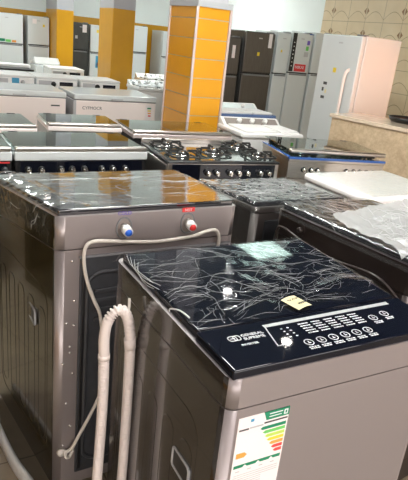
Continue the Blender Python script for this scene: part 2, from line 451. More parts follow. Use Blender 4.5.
t = fridge('white fridge with a red brand sticker and a black handle strip', (5.345, 7.22, 0), 0, .37, .62, 1.86, 1.29, 'white', GR, strip=True,
       stickers=((.09, 1.70, .05, .06, 'purple'), (.08, 1.62, .05, .06, 'green2'), (.06, 1.53, .08, .07, 'trimgrey'), (.11, 1.845, .075, .012, 'bluefilm')))
st = B('redlabel'); st.box(-.085, .125, -.3125, -.309, 1.315, 1.42); st = st.build('red_sticker', t)
letters('sticker_lettering', 'NIKAI', .062, 'ink', st, frame((-.068, -.3128, 1.355), (1, 0, 0), (0, 0, 1)))
fridge('white fridge mostly hidden behind the big one with the upright handle', (5.74, 7.22, 0), 0, .33, .62, 1.89, 1.30, 'white', GR)
t = fridge('big white fridge with an upright handle standing behind the stone counter', (4.47, 4.76, 0), -PI / 2, .62, .56, 1.83, .66, 'white', None, long_handle=1,
       stickers=((-.05, 1.44, .05, .05, 'yel'), (-.17, 1.30, .06, .03, 'darkink'), (-.18, 1.23, .03, .04, 'darkink'), (-.13, 1.21, .03, .04, 'note'), (-.18, 1.15, .06, .03, 'darkink')))

# ------------------------------------------------------------------ stone counter and what lies on it
ang = math.atan2(3.295 - 4.085, 3.811 - 3.616)
t = thing('shop_counter', 'beige speckled stone counter with a pale marble top in front of the big fridge', 'counter', (3.616, 4.085, 0), ang)
f = B('stone'); f.box(.02, 2.2, .02, .5, 0, 1.065); f.build('counter_body', t)
f = B('stone_top'); f.box(0, 2.22, 0, .53, 1.065, 1.1, .005); f.build('countertop', t)
t = thing('pan', 'black rounded pan lying on the marble countertop at the right edge', 'pan', (4.16, 3.64, 1.1), 0)
f = B('black')
prof = [(.005, 0), (.13, 0), (.155, .02), (.165, .045), (.158, .047), (.148, .024), (.125, .008), (.004, .007)]
f.grid(lambda u, v: (lambda p: (p[0] * math.cos(2 * PI * u), p[0] * math.sin(2 * PI * u), p[1]))(prof[min(7, int(round(v * 7)))]), 28, 7); f.build('pan_bowl', t)
f = B('black'); f.tube(bez([(.15, 0, .04), (.22, .01, .055), (.32, .02, .06)], 4), .011); f.build('pan_handle', t)

# ------------------------------------------------------------------ chest freezers
def freezer(label, x0, x1, y0, d, h, name_text=None, energy=False):
    t = thing('chest_freezer', label, 'freezer', ((x0 + x1) / 2, y0 + d / 2, 0), 0, 'chest freezers')
    w = x1 - x0; x, y = w / 2, d / 2
    f = B('pinkwhite'); f.box(-x, x, -y, y, .05, h - .07, .01); c = f.build('cabinet', t)
    f = B('black'); f.box(-x + .03, x - .03, -y + .03, y - .03, 0, .05); f.build('plinth', t)
    f = B('white'); f.box(-x - .005, x + .005, -y - .01, y, h - .062, h, .014, 3); l = f.build('lid', t)
    f = B('midgrey'); f.box(-x, x, -y + .005, y, h - .071, h - .062); f.build('lid_gasket', t)
    f = B('trimgrey'); f.box(-x - .012, -x + .02, -y - .003, y, .05, h - .072, .004); f.build('corner_trim', t)
    f = B('trimgrey'); f.box(-.07, .07, -y - .03, -y - .005, h - .06, h - .035, .005); f.build('lid_handle', l)
    if name_text:
        letters('brand_lettering', name_text, .05, 'darkink', c, frame((-x + .09, -y - .001, h - .17), (1, 0, 0), (0, 0, 1)))
    else:
        f = B('darkink'); f.box(x - .17, x - .07, -y - .002, -y + .001, h - .16, h - .145); f.build('brand_plate', c)
    if energy:
        f = B('paper'); f.box(x - .13, x - .05, -y - .002, -y + .001, h - .27, h - .10)
        for k, (a, mm) in enumerate((('green1', 0), ('yel', 1), ('ora', 2), ('redp', 3))):
            f.m(M[a]).box(x - .11 + k * .005, x - .06, -y - .003, -y, h - .14 - k * .03, h - .125 - k * .03)
        f.build('energy_sticker', c)
    return t
freezer('left chest freezer, white lid and dark name plate, in front of the white washers', .66, 1.69, 6.36, .68, .9)
freezer('right chest freezer with a brand name and an energy sticker, left of the slat-panelled pillar', 1.765, 2.77, 6.27, .72, .9, 'CYFMOCR', True)

# ------------------------------------------------------------------ white front-loading washers behind the freezers
def front_loader(label, x0, w, y0, h, display=True, group='white washers behind the chest freezers'):
    d = .56
    t = thing('front_loading_washer', label, 'washing machine', (x0 + w / 2, y0 + d / 2, 0), 0, group)
    x, y = w / 2, d / 2
    f = B('white'); f.box(-x, x, -y, y, .02, h - .025, .01); c = f.build('cabinet', t)
    f = B('white_plastic'); f.box(-x - .002, x + .002, -y - .004, y, h - .025, h, .008, 3); f.build('top_cover', t)
    f = B('trimgrey'); f.loop((0, -y - .004, .42), (1, 0, 0), (0, 0, 1), .36, .36, .179, .03, 8, 8)
    dr = f.build('door', t)
    f = B('black_glass'); f.tube([(0, -y - .002, .42), (0, -y - .02, .42), (0, -y - .035, .42)], [.165, .15, .09], 24); f.build('door_glass', dr)
    f = B('white_plastic'); f.box(-x + .01, x - .01, -y - .016, -y, h - .14, h - .03, .008, 3); p = f.build('control_panel', t)
    if display:
        f = B('black_glass'); f.box(x - .25, x - .07, -y - .019, -y - .014, h - .11, h - .055, .002); f.build('display', p)
        f = B('black'); f.cyl((x - .33, -y - .012, h - .085), (x - .33, -y - .045, h - .085), .034, .03, 20); f.build('dial', p)
    else:
        f = B('skyblue'); f.box(-.02, .07, -y - .018, -y - .014, h - .125, h - .035); f.build('sticker', p)
        f = B('trimgrey'); f.cyl((x - .15, -y - .012, h - .085), (x - .15, -y - .04, h - .085), .03, .026, 20); f.build('dial', p)
    f = B('trimgrey'); f.box(-x + .03, -x + .2, -y - .019, -y - .014, h - .12, h - .045, .003); f.build('drawer', p)
    return t
front_loader('white washer with a blue sticker behind the left chest freezer', 1.05, .53, 7.5, .95, False)
front_loader('white washer with a black display, behind the gap of the two freezers', 1.60, .55, 7.5, .95)
front_loader('white washer with a black display, behind the right chest freezer', 2.17, .56, 7.45, .95)
front_loader('white washer in the far row with a black display, left of the middle pillar', 2.22, .55, 9.3, .93)

def top_loader_white(label, x0, w, y0, h, raised):
    d = .55
    t = thing('top_loading_washer', label, 'washing machine', (x0 + w / 2, y0 + d / 2, 0), 0)
    x, y = w / 2, d / 2
    f = B('white'); f.box(-x, x, -y, y, .02, h, .015); f.build('cabinet', t)
    f = B('white_plastic'); f.box(-x, x, y - .16, y, h, h + .07, .02); f.build('console', t)
    f = B('black' if not raised else 'white_plastic')
    if raised: f.hexa([(-x + .04, -.02, h), (x - .04, -.02, h), (x - .04, y - .17, h + .10), (-x + .04, y - .17, h + .10), (-x + .04, -.02, h + .03), (x - .04, -.02, h + .03), (x - .04, y - .17, h + .13), (-x + .04, y - .17, h + .13)], .01)
    else: f.box(-x + .03, x - .03, -y - .01, y - .17, h, h + .022, .006)
    f.build('lid', t)
top_loader_white('white top-loading washer with a raised rounded lid, in the far left row', 2.3, .55, 10.8, .84, True)
top_loader_white('white top-loading washer with a black lid in the far left row', 1.38, .58, 9.2, .86, False)

# ------------------------------------------------------------------ twin-tub washers
def twin_tub(label, x0, x1, y0, d, h, lid, con, knobs, rz=0, group='white twin-tub washers', tray='white_plastic'):
    t = thing('twin_tub_washer', label, 'washing machine', ((x0 + x1) / 2, y0 + d / 2, 0), rz, group)
    w = x1 - x0; x, y = w / 2, d / 2
    f = B('white_plastic'); f.hexa([(-x + .03, -y + .03, .03), (x - .03, -y + .03, .03), (x - .03, y - .02, .03), (-x + .03, y - .02, .03), (-x, -y, h - .06), (x, -y, h - .06), (x, y, h - .06), (-x, y, h - .06)], .02, 3); f.build('tub_body', t)
    f = B('black')
    for sx in (-1, 1):
        for sy in (-1, 1): f.cyl((sx * (x - .08), sy * (y - .08), 0), (sx * (x - .08), sy * (y - .08), .04), .02)
    f.build('feet', t)
    f = B(tray); f.box(-x - .01, x + .01, -y - .01, y, h - .06, h - .012, .015, 3); f.build('top_tray', t)
    f = B(lid); f.box(-x + .03, .06, -y + .02, y - .14, h - .012, h + .008, .006); f.build('wash_lid', t)
    f = B(lid); f.box(.08, x - .03, -y + .02, y - .14, h - .012, h + .008, .006); f.build('spin_lid', t)
    f = B('white_plastic'); f.hexa([(-x, y - .13, h - .014), (x, y - .13, h - .014), (x, y, h - .014), (-x, y, h - .014), (-x, y - .03, h + .05), (x, y - .03, h + .05), (x, y, h + .05), (-x, y, h + .05)], .008, 3); c = f.build('console', t)
    f = B(con); f.hexa([(-x + .03, y - .119, h - .005), (x - .03, y - .119, h - .005), (x - .03, y - .09, h - .006), (-x + .03, y - .09, h - .006), (-x + .03, y - .042, h + .0445), (x - .03, y - .042, h + .0445), (x - .03, y - .03, h + .0445), (-x + .03, y - .03, h + .0445)]); f.build('console_panel', c)
    for k in range(knobs):
        kx = -x * .45 + k * (x * .9) / max(1, knobs - 1)
        f = B('white_plastic'); f.cyl((kx, y - .082, h + .018), (kx, y - .098, h + .044), .026, .022, 18); f.build('knob', c)
    return t
twin_tub('white twin-tub washer with a taupe console and white knobs, behind the gas hobs', 2.62, 3.24, 3.97, .50, .925, 'white_plastic', 'brownpanel', 3, R(-4))
twin_tub('white twin-tub washer with a blue top tray beside the slat-panelled pillar', 2.86, 3.56, 4.87, .46, .955, 'white_plastic', 'white', 2, tray='blue_lid')
twin_tub('white twin-tub washer with a patterned lid nearer the chest freezer', 3.02, 3.62, 7.45, .50, .90, 'floral', 'floral', 3)
twin_tub('white twin-tub washer with a patterned lid farther back by the middle pillar', 3.55, 4.15, 8.5, .50, .92, 'floral', 'floral', 2)

# ------------------------------------------------------------------ gas cookers
def knob(parent, x, y, z, mat='chrome', r=.017):
    f = B('black'); f.cyl((x, y, z), (x, y - .008, z), r * 1.25, r * 1.2, 18)
    f.m(M[mat]).cyl((x, y - .008, z), (x, y - .036, z), r, r * .8, 16)
    f.box(x - .004, x + .004, y - .042, y - .03, z - r * .9, z + r * .9, .001)
    return f.build('knob', parent)
def burner(parent, x, y, z, r):
    f = B('chrome'); f.cyl((x, y, z), (x, y, z + .012), r * 1.2, r * 1.1, 24)
    f.m(M['cast']).cyl((x, y, z + .012), (x, y, z + .026), r * .85, r * .8, 24)
    f.m(M['chrome']).cyl((x, y, z + .026), (x, y, z + .030), r * .5, r * .4, 20)
    return f.build('burner', parent)
def support(parent, x, y, z, w, d):
    f = B('cast')
    q = .007
    f.loop((x, y, z + .012), (1, 0, 0), (0, 1, 0), w, d, .03, .006, 6, 4)
    for a in (-1, 1):
        f.box(x + a * w / 2 - q + (-a) * 0, x + a * w / 2 + q, y - q, y + q, z, z + .035)
        f.box(min(x + a * w / 2, x + a * .035), max(x + a * w / 2, x + a * .035), y - .005, y + .005, z + .03, z + .043)
        f.box(x - q, x + q, y + a * d / 2 - q, y + a * d / 2 + q, z, z + .035)
        f.box(x - .005, x + .005, min(y + a * d / 2, y + a * .035), max(y + a * d / 2, y + a * .035), z + .03, z + .043)
    return f.build('pot_support', parent)

def cooker(label, loc, rz, w, d, h, panel, body, knobs, lid=True, edge='steel', burners=(), bluefilm=False, front='steel', cream=False, ktone='chrome', ht=.036):
    """loc is the front left corner of the hob"""
    c, s = math.cos(rz), math.sin(rz)
    t = thing('gas_cooker', label, 'cooker', (loc[0] + c * w / 2 - s * d / 2, loc[1] + s * w / 2 + c * d / 2, 0), rz, 'gas cookers')
    x, y = w / 2, d / 2
    f = B(body); f.box(-x, x, -y + .02, y, .06, h - .03, .006); f.build('oven_body', t)
    f = B('black')
    for sx in (-1, 1):
        for sy in (-1, 1): f.cyl((sx * (x - .06), sy * (y - .08), 0), (sx * (x - .06), sy * (y - .08), .06), .02)
    f.build('feet', t)
    f = B(front); f.box(-x + .01, x - .01, -y - .004, -y + .02, .12, h - ht - .134, .006); dr = f.build('oven_door', t)
    f = B('black_glass'); f.box(-x + .10, x - .10, -y - .008, -y, .22, h - .30, .004); f.build('door_window', dr)
    f = B('chrome'); f.tube([(-x + .08, -y, h - .22), (-x + .08, -y - .045, h - .22), (x - .08, -y - .045, h - .22), (x - .08, -y, h - .22)], .01); f.build('door_handle', dr)
    f = B(front); f.box(-x, x, -y - .004, -y + .02, h - ht - .124, h - ht + .002, .004)
    if panel != front: f.m(M[panel]).box(-x + .028, x - .028, -y - .007, -y, h - ht - .119, h - ht - .004, .002)
    p = f.build('control_panel', t)
    for kx in knobs: knob(p, -x + kx, -y - .007, h - ht - .056, ktone)
    f = B(edge); f.box(-x - .004, x + .004, -y - .012, y, h - ht, h, .006); hb = f.build('hob', t)
    f = B('hob'); f.box(-x + .02, x - .02, -y + .025, y - .03, h - .004, h + .001); f.build('hob_surface', hb)
    for (bx, by, br) in burners:
        burner(hb, -x + bx, -y + by, h, br)
        support(hb, -x + bx, -y + by, h + .001, .20, .19)
    if lid:
        z = h + (.048 if burners else .014)
        f = B('lid_glass'); f.box(-x + .006, x - .006, -y + .02, y - .02, z, z + .006); l = f.build('lid', t)
        f = B('steel'); f.box(-x, x, -y - .012, -y + .035, z - .016, z + .014, .010, 4); f.build('lid_trim', l)
        f = B('black')
        for sx in (-1, 1): f.box(sx * (x - .08) - .03, sx * (x - .08) + .03, y - .04, y, h, z + .006)
        f.build('lid_hinge', l)
    else:
        f = B('steel'); f.box(-x, x, y - .02, y, h - .03, h + .03, .004); f.build('rear_rail', t)
    if bluefilm:
        f = B('bluefilm'); f.box(-x - .006, -x + .02, -y + .03, y, h, h + .005); f.box(-x - .004, x + .004, -y - .0135, -y + .012, h - .014, h + .004)
        plabel(f.build('protective_film', t), 'blue film strips')
    if cream:
        f = B('stone_top'); f.box(x - .74, x - .42, -y - .009, -y, h - .13, h - .04); f.build('cream_sticker', p)
    return t
BR = [(.17, .15, .045), (.17, .42, .036), (.42, .28, .055), (.68, .15, .036), (.68, .42, .045)]
kx = lambda a, b, n: [a + (b - a) * i / (n - 1) for i in range(n)]
# nearest row, from the left
t = cooker('gas cooker at the left edge with tiny dark knobs and a red stripe', (-.25, 3.36), 0, .82, .55, .893, 'black_glass', 'black', kx(.60, .78, 4), ktone='darkgrey', edge='white', front='black', ht=.055)
f = B('redlabel'); f.box(.10, .40, -.2835, -.280, .822, .832); f.build('red_stripe', t)
t = cooker('gas cooker with a closed glass lid and chrome knobs behind the bronze washer', (.592, 3.36), 0, .85, .55, .893, 'black_glass', 'black', [.075, .155, .275, .345, .425, .54, .615, .70], edge='white', front='black', ht=.055)
t = cooker('gas cooker with open burners and a black knob panel, no lid', (1.445, 3.02), R(-5), .80, .58, .91, 'black_glass', 'steel', [.27, .335, .43, .495, .56, .655, .72], lid=False, edge='black', ht=.016, burners=[(.15, .14, .04), (.14, .43, .036), (.42, .24, .058), (.72, .15, .036), (.70, .44, .045)], front='steel')
t = cooker('stainless gas cooker with a glass lid and blue film, in front of the stone counter', (2.57, 3.265), R(-13), .83, .56, .872, 'steel', 'steel', [.13, .195, .25, .50, .565, .62, .68, .74], bluefilm=True, burners=BR[:2] + BR[3:])
# row behind
cooker('gas cooker in the back row at the left edge, glass lid closed', (-.02, 4.10), R(1), .90, .55, .895, 'black_glass', 'white', kx(.15, .75, 5), edge='pinkwhite')
cooker('gas cooker in the back row behind the closed glass lid with chrome knobs', (.99, 4.23), R(-3), .58, .50, .895, 'black_glass', 'white', kx(.1, .5, 4), edge='pinkwhite')
cooker('wide gas cooker in the back row in front of the slat-panelled pillar', (1.585, 3.98), R(-4), .86, .55, .895, 'black', 'black', kx(.55, .8, 3), edge='alu', cream=True, front='black')

# ------------------------------------------------------------------ plastic film
def creases(mb, fn, n, flow, ln, wdt, seed, branch=.5, lift=.0012, mg=.0, zone=None):
    """thin raised folds that run over the sheet fn(u,v)"""
    rnd = random.Random(seed)
    def run(u, v, a, L, w):
        pts = []; st = .012; k = 0
        while k * st < L and mg <= u <= 1 - mg and 0.02 <= v <= .985:
            pts.append(Vector(fn(u, v)) + Vector((0, 0, lift)))
            a += rnd.gauss(0, .55) if rnd.random() < .22 else rnd.gauss(0, .05); u += math.cos(a) * st; v += math.sin(a) * st
            if rnd.random() < .05 * branch: run(u, v, a + rnd.choice((-1, 1)) * rnd.uniform(.3, .8), L * .45, w * .7)
            k += 1
        if len(pts) > 2:
            m = len(pts); rr = [w * (.25 + .75 * math.sin(PI * (i + .5) / m)) * rnd.uniform(.6, 1.2) for i in range(m)]
            mb.tube(pts, rr, 4, cap=True)
    for _ in range(n):
        u, v = rnd.random(), rnd.random()
        if zone: u = zone[0] + u * (zone[1] - zone[0]); v = zone[2] + v * (zone[3] - zone[2])
        run(u, v, flow(u, v) + rnd.gauss(0, .28) + rnd.choice((0, PI)), rnd.uniform(.4, 1.) * ln, rnd.uniform(.5, 1.1) * wdt)

def film(name, parent, fn, nu, nv, mat, crease_n=0, flow=None, ln=.3, wdt=.0008, seed=1, branch=.6, mg=.0):
    f = B(mat); f.grid(fn, nu, nv)
    if crease_n:
        f.m(M['crease']); creases(f, fn, crease_n, flow, ln, wdt, seed, branch, mg=mg)
    return f.build(name, parent)

def nz(x, y, s, seed=0.):
    return noise.noise(Vector((x * s + seed * 7.1, y * s - seed * 3.3, seed)))

# ------------------------------------------------------------------ the washing machines in front
def stamped_side(f, sx, x, y0, y1, z0, z1, sk=0.):
    a1 = Vector((-sx * sk, 1, 0)).normalized()
    """pressed panels on a cabinet side: tall rounded rectangles"""
    n = 5; w = (y1 - y0) / n
    e = .003
    f.loop((sx * x, (y0 + y1) / 2, (z0 + z1) / 2), a1, (0, 0, 1), (y1 - y0), (z1 - z0), .06, e, 6, 5)
    for k in range(n):
        f.loop((sx * (x - sk * (w * (k + .5) - (y1 - y0) / 2)), y0 + w * (k + .5), (z0 + z1) / 2 - .02), a1, (0, 0, 1), w * .62, (z1 - z0) * .82, w * .28, e, 6, 5)

def side_handle(parent, sx, x, y, z, w=.085, h=.055):
    f = B('trimgrey'); f.loop((sx * (x + .001), y, z), (0, 1, 0), (0, 0, 1), w, h, .01, .004, 6, 3)
    hd = f.build('side_handle', parent)
    f = B('black'); f.box(min(sx * x, sx * (x + .0015)), max(sx * x, sx * (x + .0015)), y - w / 2, y + w / 2, z - h / 2, z + h / 2); f.build('handle_recess', hd)
    return hd

def washer(label, loc, rz, w, d, hr, hf, seam_r, seam_f, mat, side, lid_mat='black_glass', group='top-loading washing machines', panel_d=.15, inset=.02, taper=0., hy=.02, hz=.62):
    """front towards local -y. hr/hf: height at rear and front; seam_r/seam_f: height of the seam"""
    t = thing('washing_machine', label, 'washing machine', loc, rz, group)
    x, y = w / 2, d / 2
    f = B(mat, side)
    xf = x + taper
    f.hexa([(-xf, -y, .03), (xf, -y, .03), (x, y, .03), (-x, y, .03), (-xf, -y, seam_f - .003), (xf, -y, seam_f - .003), (x, y, seam_r - .003), (-x, y, seam_r - .003)], vr=.026)
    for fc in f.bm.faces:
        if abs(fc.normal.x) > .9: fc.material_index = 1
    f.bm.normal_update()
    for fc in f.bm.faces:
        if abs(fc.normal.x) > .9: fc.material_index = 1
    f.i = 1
    for sx in (-1, 1): stamped_side(f, sx, x - .002 + taper * .49, -y + .09, y - .07, .14, min(seam_f, seam_r) - .10, taper / d)
    f.build('cabinet', t)
    f = B('black'); f.box(-x + .01, x - .01, -y + .01, y - .01, .02, .03)
    f.build('base_pan', t)
    for sx in (-1, 1):
        for sy in (-1, 1):
            f = B('black'); f.cyl((sx * (x - .06), sy * (y - .06), 0), (sx * (x - .06), sy * (y - .06), .02), .025, .02, 14); f.build('foot', t)
    f = B(mat, side)
    f.hexa([(-xf, -y, seam_f), (xf, -y, seam_f), (x, y, seam_r), (-x, y, seam_r), (-xf, -y, hf - .02), (xf, -y, hf - .02), (x, y, hr - .02), (-x, y, hr - .02)], vr=.026)
    f.bm.normal_update()
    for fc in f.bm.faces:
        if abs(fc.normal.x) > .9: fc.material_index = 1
    f.build('top_frame', t)
    sl = (hr - hf) / d
    zt = lambda yy: hf + (yy + y) * sl
    yp = -y + panel_d
    xw = lambda yy: x + taper * (y - yy) / d
    def slab(y0, y1, z_in, ins, bev):
        a, b = zt(y0), zt(y1)
        p = xw(y0) - ins; q = xw(y1) - ins
        return [(-p, y0, a - .024), (p, y0, a - .024), (q, y1, b - .024), (-q, y1, b - .024), (-p, y0, a + z_in), (p, y0, a + z_in), (q, y1, b + z_in), (-q, y1, b + z_in)]
    f = B(lid_mat); f.hexa(slab(yp + .002, y - inset, 0, .012, 0), .005, 3); f.build('lid', t)
    f = B(lid_mat); f.hexa(slab(-y + .003, yp - .002, 0, .006, 0), .005, 3); p = f.build('control_panel', t)
    side_handle(t, -1, xw(hy), hy, hz); side_handle(t, 1, xw(hy), hy, hz)
    return t, p, zt

def rear_parts(t, w, d, hr, seam_r, vx=(.11, -.12), full=True):
    """rear (+y local): valves, cover, screws"""
    x, y = w / 2, d / 2
    for k, (vxx, cap) in enumerate(zip(vx, ('blue', 'red'))):
        z = hr - .058
        f = B('brownpanel')
        pts = [(vxx + .026 * math.cos(a), z + .036 * math.sin(a)) for a in [2 * PI * i / 28 for i in range(28)]]
        f.prism(pts, 1, y - .002, y + .002)
        f.m(M['midgrey']).tube([(q[0], y + .002, q[1]) for q in pts], .003, 6, closed=True)
        v = f.build('inlet_valve', t)
        f = B('white_plastic'); f.tube([(vxx, y, z + .004), (vxx, y + .018, z + .002), (vxx, y + .020, z + .002), (vxx, y + .042, z - .002)], [.014, .014, .017, .016], 18); f.build('nozzle', v)
        f = B(cap); f.tube([(vxx, y + .040, z - .002), (vxx, y + .047, z - .003)], [.0125, .011], 18); plabel(f.build('nozzle_cap', v), cap + ' screw cap')
    if not full: return
    # big recessed cover with a bright upper lip and ribs
    x0, x1 = -x + .02, x - .075
    f = B('darkgrey'); f.box(x0, x1, y - .004, y + .006, .08, seam_r - .03, .004)
    f.loop(((x0 + x1) / 2, y + .008, (.08 + seam_r) / 2 - .015), (1, 0, 0), (0, 0, 1), x1 - x0 - .05, seam_r - .22, .05, .008, 6, 5)
    for k in range(4): f.box(x1 - .15, x1 - .05, y + .006, y + .014, seam_r - .16 - .035 * k, seam_r - .145 - .035 * k, .002)
    c = f.build('rear_cover', t)
    f = B('midgrey'); f.box(x0 - .004, x1 + .004, y, y + .010, seam_r - .032, seam_r - .024, .002); f.build('cover_lip', c)
    f = B('black'); f.box(x1 - .02, x1 - .008, y + .004, y + .012, .10, seam_r - .06, .002); f.build('cover_flange', c)
    for (sx, sz) in ((.035, .72), (.060, .71), (.048, .63), (.049, .605), (.026, .565), (.06, .52), (.04, .40), (.055, .30), (.030, .22), (.055, .16), (.06, .80), (.05, seam_r - .04)):
        f = B('chrome'); f.cyl((x - sx, y - .002, sz), (x - sx, y + .004, sz), .0045, .0035, 10); f.build('screw', t)

# --- bronze washer at the left, its rear towards the viewer
W1w, W1d = .655, .68
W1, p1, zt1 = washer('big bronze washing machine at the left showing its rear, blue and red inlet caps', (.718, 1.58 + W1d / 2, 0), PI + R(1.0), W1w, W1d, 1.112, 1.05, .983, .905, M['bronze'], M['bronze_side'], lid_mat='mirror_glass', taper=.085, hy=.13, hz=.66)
rear_parts(W1, W1w, W1d, 1.10, .983, vx=(.108, -.126))
yr = W1d / 2
plabel(letters('inlet_lettering', 'COLD', .017, 'purple', W1, frame((.108, yr + .001, 1.045 + .042), (-1, 0, 0), (0, 0, 1)), align='CENTER'), 'purple lettering above the blue cap')
f = B('redlabel'); f.box(-.126 - .024, -.126 + .024, yr - .001, yr + .001, 1.083, 1.098); hl = f.build('inlet_sticker', W1)
letters('sticker_lettering', 'HOT', .013, 'ink', hl, frame((-.126, yr + .0012, 1.0855), (-1, 0, 0), (0, 0, 1)), align='CENTER')
# power cord of the bronze washer, draped over its rear (local x runs to the left of the view)
cx = lambda X: -(X - .718)
cord_pts = [(.972, .93, .012), (.970, .985, .018), (.950, 1.014, .02), (.910, 1.012, .02), (.85, 1.0, .024), (.715, .992, .02), (.60, 1.003, .02), (.51, 1.012, .02), (.478, .995, .018), (.474, .94, .018), (.487, .87, .02), (.512, .80, .02), (.535, .74, .02), (.548, .62, .02), (.552, .50, .02), (.545, .42, .02), (.51, .335, .02), (.47, .255, .02), (.448, .212, .02), (.425, .193, .012)]
f = B('cord'); f.tube(bez([(cx(X), yr + o, Z) for X, Z, o in cord_pts], 6), .0062, 8); cd = f.build('power_cord', W1)
f = B('cord'); f.cyl((cx(.415), yr, .193), (cx(.415), yr + .012, .193), .017, .014, 16)
f.m(M['cord']).tube(bez([(cx(.43), yr + .010, .20), (cx(.425), yr + .026, .188), (cx(.44), yr + .020, .176), (cx(.455), yr + .014, .20)], 5), .006, 8); f.build('cord_clip', cd)
# stretch film over the lid, gathered over the left edge
def f1fn(u, v):
    # u: -.12..1 across (view left to right); v from rear to front
    yv = yr - .006 - v * (W1d - .01)
    ww = W1w + .17 * v; x1h = ww / 2
    s = u * (ww + .26) - .13
    xl = s - x1h
    am = 1 if s < .12 else .35
    z = zt1(yv) + .003 + am * (.0035 * abs(nz(xl, yv, 16, 1)) + .002 * nz(xl, yv, 50, 2))
    if s < 0:
        k = -s; out = .010 + .016 * (.5 + .5 * nz(yv, k, 22, 3)) * min(1, k / .03)
        z -= max(0, k - out * .5) * (.9 + .25 * nz(yv, 0, 9, 4)); xl = -x1h - min(k, out)
    elif s > ww:
        k = s - ww; z -= k * .8; xl = x1h + min(k, .012)
    elif s < .10:
        z += .024 * math.sin(PI * s / .10) * (.6 + .7 * nz(yv, 1, 9, 5))
    return (-xl, yv, z)
film('plastic_wrap', W1, f1fn, 70, 60, 'film_flat', 45, lambda u, v: PI / 2 * (1 if u < .18 else 0) + .3, .3, .0009, 4)

# --- the front washer with the energy label
W2w, W2d, W2t = .65, .632, -.017
rz2 = R(-.5)
c2, s2 = math.cos(rz2), math.sin(rz2)
W2h = W2w / 2 + W2t
W2o = (.527 + c2 * W2h - s2 * W2d / 2, .737 + s2 * W2h + c2 * W2d / 2)
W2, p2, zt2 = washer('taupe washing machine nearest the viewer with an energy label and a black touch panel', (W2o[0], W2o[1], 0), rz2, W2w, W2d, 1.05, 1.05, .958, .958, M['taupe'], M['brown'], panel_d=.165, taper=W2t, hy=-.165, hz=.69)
def L2(X, Y):
    dx, dy = X - W2o[0], Y - W2o[1]
    return (c2 * dx + s2 * dy, -s2 * dx + c2 * dy)
zp = 1.0502
# logo: rounded square ring with two strokes, then the brand in two lines
lx, ly = L2(.583, .835)
f = B('ink')
f.loop((lx + .010, ly + .012, zp), (1, 0, 0), (0, 1, 0), .020, .018, .007, .0012, 5, 4)
f.loop((lx + .021, ly + .012, zp), (1, 0, 0), (0, 1, 0), .016, .018, .006, .0012, 5, 4)
f.box(lx + .004, lx + .016, ly + .011, ly + .013, zp - .0005, zp + .0005)
f.build('brand_logo', p2)
letters('brand_lettering', 'GENERAL\nSUPREME', .0135, 'ink', p2, frame((lx + .034, ly + .013, zp), (1, 0, 0), (0, 1, 0)))
letters('model_lettering', 'INVERTER', .0095, 'ink', p2, frame((lx + .016, ly - .020, zp), (1, 0, 0), (0, 1, 0)))
# silver border of the display
a = L2(.690, .866); b_ = L2(1.085, .868); c_ = L2(.672, .790)
f = B('trimgrey')
f.prism([(a[0], a[1]), (b_[0], b_[1]), (b_[0], b_[1] + .013), (a[0], a[1] + .011)], 2, zp - .0004, zp + .0004)
f.prism([(a[0], a[1]), (a[0] + .003, a[1]), (c_[0] + .003, c_[1]), (c_[0], c_[1])], 2, zp - .0004, zp + .0004)
f.prism([(c_[0], c_[1]), (c_[0] + .018, c_[1]), (c_[0] + .018, c_[1] + .002), (c_[0], c_[1] + .002)], 2, zp - .0004, zp + .0004)
f.build('display_border', p2)
rnd = random.Random(3)
for k, (X, Y) in enumerate([(.751 + .035 * i, .7815) for i in range(6)] + [(.985, .824), (1.03, .832)]):
    bx, by = L2(X, Y)
    f = B('ink')
    f.loop((bx, by, zp), (1, 0, 0), (0, 1, 0), .022, .022, .0109, .0011, 5, 5)
    f.box(bx - .003, bx + .004, by - .0035, by - .001, zp - .0004, zp + .0004); f.box(bx - .001, bx + .001, by - .004, by + .005, zp - .0004, zp + .0004)
    for j in range(2):
        xx = bx - .013
        while xx < bx + .011:
            l = rnd.uniform(.003, .008); f.box(xx, min(xx + l, bx + .013), by - .020 - .006 * j, by - .0168 - .006 * j, zp - .0004, zp + .0004); xx += l + .002
    f.build('touch_button', p2)
f = B('ink')
for col in range(5):
    for row in range(5):
        bx, by = L2(.776 + .038 * col, .853 - .010 * row)
        xx = bx
        while xx < bx + .026:
            l = rnd.uniform(.003, .009); f.box(xx, min(xx + l, bx + .028), by, by + .0036, zp - .0004, zp + .0004); xx += l + .0016
f.build('program_print', p2)
f = B('ink')
for col in range(2):
    for row in range(4):
        bx, by = L2(.722 + .018 * col, .848 - .012 * row); f.box(bx, bx + .005, by, by + .003, zp - .0004, zp + .0004)
f.build('indicator_print', p2)
